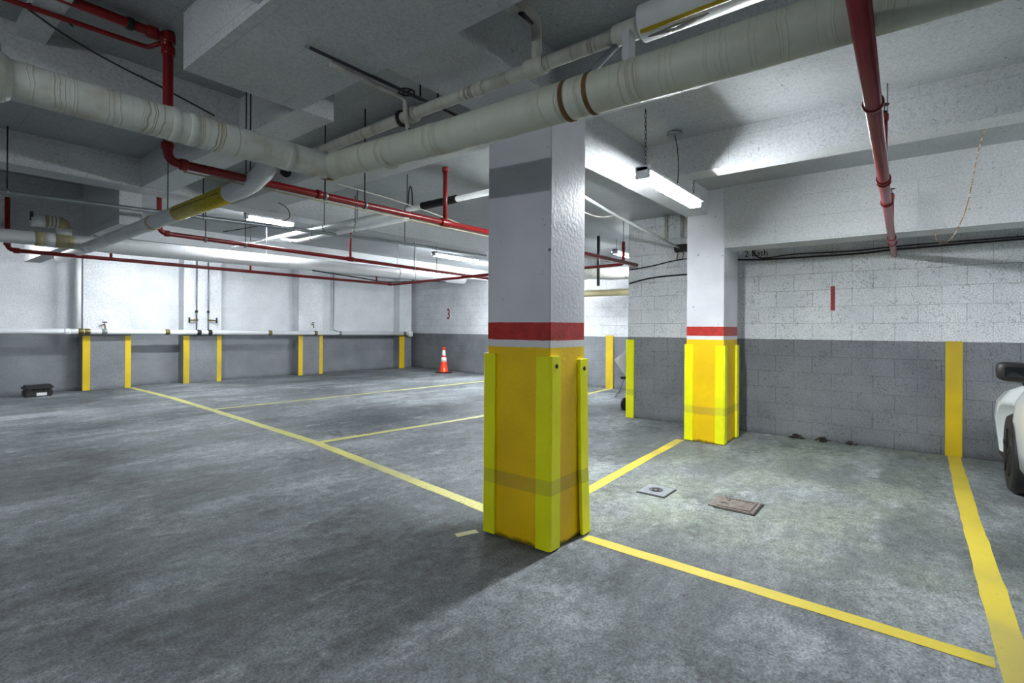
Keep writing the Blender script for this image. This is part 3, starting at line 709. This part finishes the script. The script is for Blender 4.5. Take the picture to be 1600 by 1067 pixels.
cable('grey_cable', [(7.2, 3.44, 2.24), (7.2, 3.1, 2.27), (7.2, 2.7, 2.33), (7.2, 2.3, 2.34)], .008, 'dark', 'thinner cable above the sagging black one behind the rear pillar')
t = thing('cable_box', (7.17, 2.55, 2.45), 'small dark junction box with wires high behind the rear pillar', 'junction box')
obj('box_body', box(B(), 7.12, 7.215, 2.50, 2.72, 2.44, 2.54, .008), 'dark', t)
for y in (2.52, 2.60, 2.68): obj('loose_wire', tube(B(), [(7.16, y, 2.45), (7.14, y-.01, 2.40), (7.15, y+.01, 2.33)], .007, 6), 'brass', t)
for y in (2.85, 2.62): obj('duct_stub', cyl(B(), (7.17, y, 2.64), (7.17, y, CZ), .025, 12), 'iron', t)
pipe('white_conduit', [(2.93, 2.40, 2.66), (5.6, 2.85, 2.70), (7.21, 2.64, 2.48)], .016, 'white', 'pale conduit slanting from the front pillar to the wall box', 'conduit', .4)
cable('white_wire', [(3.05, 2.45, 2.6), (3.9, 2.6, 2.53), (4.9, 2.75, 2.56), (5.5, 2.84, 2.68)], .006, 'wire', 'thin white wire sagging under the slanting conduit')
cable('hanging_wire', [(4.45, -.50, 2.97), (4.9, -.41, 2.80), (5.3, -.39, 2.86), (5.25, -.345, 2.65), (5.45, -.33, 2.5), (5.6, -.30, 2.32), (5.75, -.25, 2.18), (5.8, -.20, 2.11), (5.8, -.15, 2.10), (5.8, -.12, 2.14), (5.8, -.12, 2.2)], .004, 'owire', 'thin orange twisted wire dangling at the upper right', 'wire')
cable('black_wire', [(.47, 3.44, 2.9), (.681, 3.6, 2.887), (.959, 3.8, 2.906), (1.169, 3.83, 2.877), (1.5, 3.84, 2.80)], .005, 'cable', 'thin black wire drooping across the upper left ceiling', 'wire')
cable('black_wire', [(.47, 3.44, 2.905), (.56, 3.43, 2.935), (.62, 3.42, 2.90), (.66, 3.44, 2.885)], .006, 'cable', 'short looped black wire at the upper left rib', 'wire')
cable('white_wire', [(2.75, 4.3, 2.69), (3.4, 4.1, 2.6), (4.2, 3.9, 2.45), (5.2, 3.9, 2.33)], .006, 'wire', 'straight white wire slanting down behind the front red pipe', 'wire')
cable('black_cable', [(4.2, 7.2, 2.20), (5.0, 7.2, 2.16), (5.6, 7.2, 2.13), (6.3, 7.2, 2.2), (7.0, 7.2, 2.24)], .010, 'cable', 'black cables tangled along the far end of the white jacketed pipe')
cable('black_wire', [(2.8, 5.5, 2.70), (2.86, 5.4, 2.62), (2.95, 5.6, 2.55), (2.8, 6, 2.5), (2.6, 6.4, 2.45)], .005, 'cable', 'thin dark wire looping left of the short tube lamp', 'wire')
t = thing('cable_loop', (3.9, 4.6, 2.6), 'narrow black cable loop hanging from the ceiling behind the red pipe', 'cable')
obj('loop', tube(B(), [(3.9+.03*math.cos(a*PI/8), 4.6, 2.78+.19*math.sin(a*PI/8)) for a in range(17)], .008, 8, False), 'cable', t)
# dark services high in the recess between the pillars
t = thing('recess_duct', (8.3, 5.2, 2.5), 'dark flexible duct and bracket hung high in the recess', 'duct')
obj('duct', tube(B(), [(9.7, 4.0, 2.50), (9.4, 4.9, 2.46), (9.2, 5.7, 2.52)], .12, 18), 'iron', t)
obj('bracket', box(B(), 8.0, 8.04, 4.4, 4.44, 2.1, CZ), 'dark', t)
t = pipe('recess_pipe', [(9.9, 3.46, 2.12), (9.9, 7.5, 2.12)], .07, 'wrapt', 'straw coloured pipe low in the recess between the pillars')
rod(t, (9.9, 4.6, 2.18), CZ); rod(t, (9.9, 6.6, 2.18), CZ)
cable('black_cable', [(9.7, 3.6, 2.5), (9.6, 4.4, 2.38), (9.6, 5, 2.46), (9.7, 6, 2.4)], .02, 'cable', 'loose dark cable hanging in the recess')

# ------------------------------------------------------------------ traffic cone
cx, cy = 10.78, 11.15
t = thing('traffic_cone', (cx, cy, 0), 'orange traffic cone with two white collars by the back wall', 'cone')
obj('base', box(B(), cx-.18, cx+.18, cy-.18, cy+.18, 0, .03, .01), 'black', t)
R = lambda z: .135-.105*(z-.03)/.70
obj('body', lathe(B(), [(.145, .03), (.14, .05)]+[(R(z), z) for z in (.06, .2, .35, .5, .65, .70)]+[(.034, .715), (.052, .735), (.05, .765), (.02, .775)], (cx, cy, 0), 36), 'cone', t)
for z0, z1 in ((.345, .47), (.52, .68)):
    obj('collar', lathe(B(), [(R(z0)+.003, z0), (R(z1)+.003, z1)], (cx, cy, 0), 36), 'refl', t)

# black equipment case
cx, cy = 2.03, 13.12
t = thing('tool_case', (cx, cy, 0), 'small black plastic case with a white sticker at the foot of the left wall', 'case')
obj('body', box(B(), cx-.2, cx+.2, cy-.15, cy+.15, 0, .13, .02), 'black', t)
obj('lid', box(B(), cx-.212, cx+.212, cy-.162, cy+.16, .12, .215, .03), 'black', t)
obj('handle', tube(B(), bend([(cx-.07, cy-.15, .13), (cx-.07, cy-.185, .15), (cx+.07, cy-.185, .15), (cx+.07, cy-.15, .13)], .015), .009, 8), 'dark', t)
obj('sticker', box(B(), cx-.035, cx+.11, cy-.155, cy-.15, .02, .075), 'paper', t)
for dx in (-.13, .15): obj('latch', box(B(), cx+dx-.02, cx+dx+.02, cy-.172, cy-.155, .10, .155, .004), 'dark', t)

# folded hand cart behind the corner guard
t = thing('hand_cart', (7.95, 3.66, 0), 'black hand cart with a tilted white panel half hidden by the corner guard', 'cart')
obj('frame', tube(B(), bend([(7.9, 3.80, .1), (7.95, 3.78, .98), (8.12, 3.70, .98), (8.07, 3.73, .1)], .05), .014, 10), 'black', t)
obj('wheel', cyl(B(), (7.84, 3.84, .10), (7.84, 3.80, .10), .10, 24), 'black', t)
bm = B(); box(bm, -.02, .02, -.17, .17, -.2, .2, .01)
bmesh.ops.rotate(bm, verts=bm.verts, cent=(0, 0, 0), matrix=Matrix.Rotation(rad(-38), 3, 'X')); bmesh.ops.translate(bm, verts=bm.verts, vec=V((7.98, 3.82, .76)))
obj('white_panel', bm, 'paper', t)
obj('shelf', box(B(), 7.90, 8.10, 3.66, 3.93, .50, .54, .01), 'black', t)
obj('chain', tube(B(), [(7.98, 3.90, .50), (7.98, 3.93, .40), (7.98, 3.98, .28), (7.98, 4.06, .18)], .008, 6), 'galv', t)
obj('toe_plate', box(B(), 7.82, 8.12, 3.6, 3.86, .0, .02), 'dark', t)

# ------------------------------------------------------------------ floor covers and litter
def quad(bm, c4_, z0, z1):
    prism(bm, c4_, z0, z1); return bm
t = thing('cleanout_cover', (4.05, 1.68, 0), 'small pale square cleanout cover set in the floor', 'floor cover')
obj('plate', box(B(), 3.935, 4.185, 1.575, 1.80, 0, .008, .003), 'plate', t)
bm = B()
for r in (.05, .03): tube(bm, [(4.06+r*math.cos(a*PI/12), 1.69+r*math.sin(a*PI/12), .009) for a in range(25)], .004, 6, False)
for k in range(6):
    a = k*PI/3; tube(bm, [(4.06+.012*math.cos(a), 1.69+.012*math.sin(a), .009), (4.06+.028*math.cos(a), 1.69+.028*math.sin(a), .009)], .003, 6)
obj('grate_rings', bm, 'dark', t)
obj('dark_gap', box(B(), 3.918, 3.935, 1.575, 1.80, 0, .004), 'black', t); obj('dark_gap', box(B(), 3.918, 4.19, 1.560, 1.575, 0, .004), 'black', t)
t = thing('access_cover', (4.1, 1.08, 0), 'larger rusty rectangular access cover set in the floor', 'floor cover')
obj('plate', box(B(), 3.975, 4.26, .925, 1.245, 0, .008, .003), 'rustp', t)
obj('lid', box(B(), 4.0, 4.235, .95, 1.19, .006, .012, .003), 'rustp', t)
obj('dark_gap', box(B(), 3.955, 3.975, .91, 1.20, 0, .004), 'black', t); obj('dark_gap', box(B(), 3.96, 4.26, .908, .925, 0, .004), 'black', t)
bm = B(); box(bm, 4.075, 4.095, 1.12, 1.18, .0115, .0125); box(bm, 4.15, 4.17, 1.13, 1.15, .0115, .0125)
for k in range(9): box(bm, 4.205, 4.205+.018, .97+k*.024, .985+k*.024, .0115, .0135)
obj('lifting_slots', bm, 'black', t)
for x, y, s, w in ((7.14, 1.17, 1.1, 'leftmost clump of dark litter at the foot of the block wall'), (7.12, .88, 1.2, 'middle clump of dark litter at the foot of the block wall'), (7.14, .60, .8, 'rightmost clump of dark litter at the foot of the block wall')):
    bm = B()
    for k in range(26):
        a, d = random.uniform(0, 2*PI), random.random()*.07*s
        px, py = x+d*math.cos(a)*.6, y+d*math.sin(a)
        pz = random.uniform(.0, .05*s)*(1-d/.09)+.006
        g = bmesh.ops.create_icosphere(bm, subdivisions=1, radius=random.uniform(.008, .02)*s)
        for v in g['verts']: v.co = V((v.co.x*.8, v.co.y*1.5, v.co.z*.5)) + V((px, py, pz+.004))
    tag(obj('litter_clump', bm, 'debris'), w, 'debris', 'litter clumps by the block wall')

# ------------------------------------------------------------------ white car, nose to the wall
car = thing('car', (4.8, -1.52, 0), 'white car parked nose in at the right edge of the picture', 'car')
YC = -1.55
def section(x):
    """half widths and heights of the body at station x (front of the car at x = 6.95)"""
    f = max(0, min(1, (6.98-x)/.55)); r = max(0, min(1, (x-2.72)/.5))
    e = (1-(1-f)**2.2)*(1-(1-r)**2.2)
    nose = max(0, 1-abs(x-6.25)/.55)
    hw = .62+.27*e**.6+.11*(min(1, nose*1.6)**1.2)*e**.3+.03*max(0, 1-abs(x-3.55)/.5)+(.065 if 4.6 < x < 5.75 else 0)*(1-max(0, 4.9-x)/.3)
    zb = .22+.06*(1-e)
    if x > 5.35: zt = .96-.17*((x-5.35)/1.6)**1.5
    elif x < 3.3: zt = .98-.04*(3.3-x)
    else: zt = .965
    return hw, zb, zt
bm = B(); rings = []
xs = [2.70+i*(6.98-2.70)/60 for i in range(61)]
for x in xs:
    hw, zb, zt = section(x)
    prof = []
    pts = [(.0, zb), (hw*.86, zb), (hw*.97, zb+.05), (hw*.985, zb+.2), (hw, zb+(zt-zb)*.55), (hw*.985, zb+(zt-zb)*.76), (hw*.93, zt-.075), (hw*.84, zt-.022), (hw*.6, zt+.012), (0, zt+.02)]
    for y, z in pts: prof.append((y, z))
    ring_ = [(YC+y, z) for y, z in prof]+[(YC-y, z) for y, z in prof[-2:0:-1]]
    rings.append([bm.verts.new((x, y, z)) for y, z in ring_])
n = len(rings[0])
for a, b in zip(rings, rings[1:]):
    for k in range(n):
        f = bm.faces.new((a[k], a[(k+1) % n], b[(k+1) % n], b[k])); f.smooth = True
bm.faces.new(rings[0][::-1]); bm.faces.new(rings[-1])
body = obj('body', bm, 'carw', car)
WX = (5.93, 3.5); WR = .325
cut = B()
for wx in WX:
    for s in (1, -1):
        cyl(cut, (wx, YC+s*1.2, WR+.01), (wx, YC+s*.52, WR+.01), WR+.055, 40)
bmesh.ops.recalc_face_normals(cut, faces=cut.faces)
cme = bpy.data.meshes.new('arch_cut'); cut.to_mesh(cme); cut.free(); co = bpy.data.objects.new('arch_cut', cme); C.objects.link(co)
co.location = (0, 0, 0)
md = body.modifiers.new('arches', 'BOOLEAN'); md.operation = 'DIFFERENCE'; md.object = co; md.solver = 'EXACT'
bpy.context.view_layer.update()
dg = bpy.context.evaluated_depsgraph_get()
nm = bpy.data.meshes.new_from_object(body.evaluated_get(dg)); body.modifiers.clear(); body.data = nm
bpy.data.objects.remove(co)
if not nm.materials: nm.materials.append(M['carw'])
# greenhouse
bm = B(); gh = []
for x, hw, z0, z1 in ((3.0, .70, .93, .98), (3.5, .66, .93, 1.36), (4.2, .64, .93, 1.44), (4.75, .63, .93, 1.40), (5.5, .70, .93, .96)):
    gh.append([bm.verts.new((x, YC+sy*w, z)) for sy, w, z in ((1, .80, z0), (1, hw, z1-.03), (1, hw*.8, z1), (-1, hw*.8, z1), (-1, hw, z1-.03), (-1, .80, z0))])
for a, b in zip(gh, gh[1:]):
    for k in range(6): bm.faces.new((a[k], a[(k+1) % 6], b[(k+1) % 6], b[k]))
bm.faces.new(gh[0]); bm.faces.new(gh[-1][::-1])
obj('windows', bm, 'glass', car)
bm = B()
for x0, x1 in ((3.6, 4.7),):
    g = [[bm.verts.new((x, YC+y, z)) for y, z in ((.60, 1.37), (.5, 1.455), (0, 1.475), (-.5, 1.455), (-.60, 1.37))] for x in (3.55, 4.2, 4.72)]
    for a, b in zip(g, g[1:]):
        for k in range(4): bm.faces.new((a[k], a[k+1], b[k+1], b[k]))
obj('roof', bm, 'carw', car)
for wx in WX:
    for s in (1, -1):
        yo = YC+s*(.955 if wx > 5 else .90); yi = yo-s*.21
        w = obj('wheel', tube(B(), [(wx, yi, WR), (wx, yi+s*.015, WR), (wx, yo-s*.03, WR), (wx, yo, WR)], WR, 44, True, [WR*.93, WR, WR, WR*.93]), 'black', car)
        bm = B(); cyl(bm, (wx, yo-s*.01, WR), (wx, yo+s*.004, WR), WR*.62, 32)
        rim = obj('rim', bm, 'dark', w)
        bm = B()
        for k in range(5):
            a = k*2*PI/5
            box(bm, wx-.02, wx+.02, min(yo, yo+s*.012), max(yo, yo+s*.012), WR+.03, WR+.2)
            bmesh.ops.rotate(bm, verts=bm.verts[-8:], cent=(wx, yo, WR), matrix=Matrix.Rotation(a, 3, 'Y'))
        obj('spokes', bm, 'dark', w)
for s in (1,):
    ym = YC+s*.90
    bm = B(); g = bmesh.ops.create_uvsphere(bm, u_segments=28, v_segments=16, radius=1)
    for v in g['verts']:
        q = [math.copysign(abs(a)**.55, a) for a in v.co]
        v.co = V((5.23+q[0]*.06, ym+.09+q[1]*.105, 1.037+q[2]*.072+q[1]*.006))
    for f in bm.faces: f.smooth = True
    m_ = obj('side_mirror', bm, 'black', car)
    obj('mirror_arm', box(B(), 5.19, 5.27, ym-.09, ym+.05, .93, .99, .012), 'black', m_)
    obj('mirror_glass', box(B(), 5.166, 5.172, ym+.03, ym+.15, 1.0, 1.075, .002), 'glass', m_)
obj('front_lip', box(B(), 6.34, 6.90, YC-.80, YC+.93, .14, .33, .03), 'black', car)
obj('sill', box(B(), 3.9, 5.53, YC-.885, YC+.90, .16, .27, .02), 'black', car)
for s in (1, -1):
    obj('headlight', box(B(), 6.66, 6.87, YC+s*.62-.13, YC+s*.62+.13, .60, .72, .03), 'glass', car)
    obj('door_crease', tube(B(), [(5.45, YC+s*.905, .60), (4.3, YC+s*.905, .62), (3.9, YC+s*.90, .63)], .006, 8), 'carw', car)

# ------------------------------------------------------------------ world, camera
w = bpy.data.worlds.new('World'); bpy.context.scene.world = w; w.use_nodes = True
bg = w.node_tree.nodes['Background']; bg.inputs[0].default_value = (.85, .93, 1, 1); bg.inputs[1].default_value = .17
cam = bpy.data.cameras.new('Camera'); co = bpy.data.objects.new('Camera', cam); C.objects.link(co)
cam.sensor_width = 36; cam.lens = 18.0; cam.shift_y = -19.5/1600; cam.clip_start = .05
yaw, roll = rad(38.4), rad(.35)
F = V((math.cos(yaw), math.sin(yaw), 0)); R0 = V((math.sin(yaw), -math.cos(yaw), 0)); U0 = V((0, 0, 1))
Rr = R0*math.cos(roll)+U0*math.sin(roll); Uu = U0*math.cos(roll)-R0*math.sin(roll)
mw = Matrix((Rr, Uu, -F)).transposed().to_4x4(); mw.translation = V((0, 0, 1.33))
co.matrix_world = mw
sc = bpy.context.scene; sc.camera = co
sc.view_settings.view_transform = 'Standard'; sc.view_settings.look = 'None'; sc.view_settings.exposure = 0.42; sc.view_settings.gamma = 1.0
sc.cycles.use_denoising = True
sc.cycles.max_bounces = 8; sc.cycles.diffuse_bounces = 5
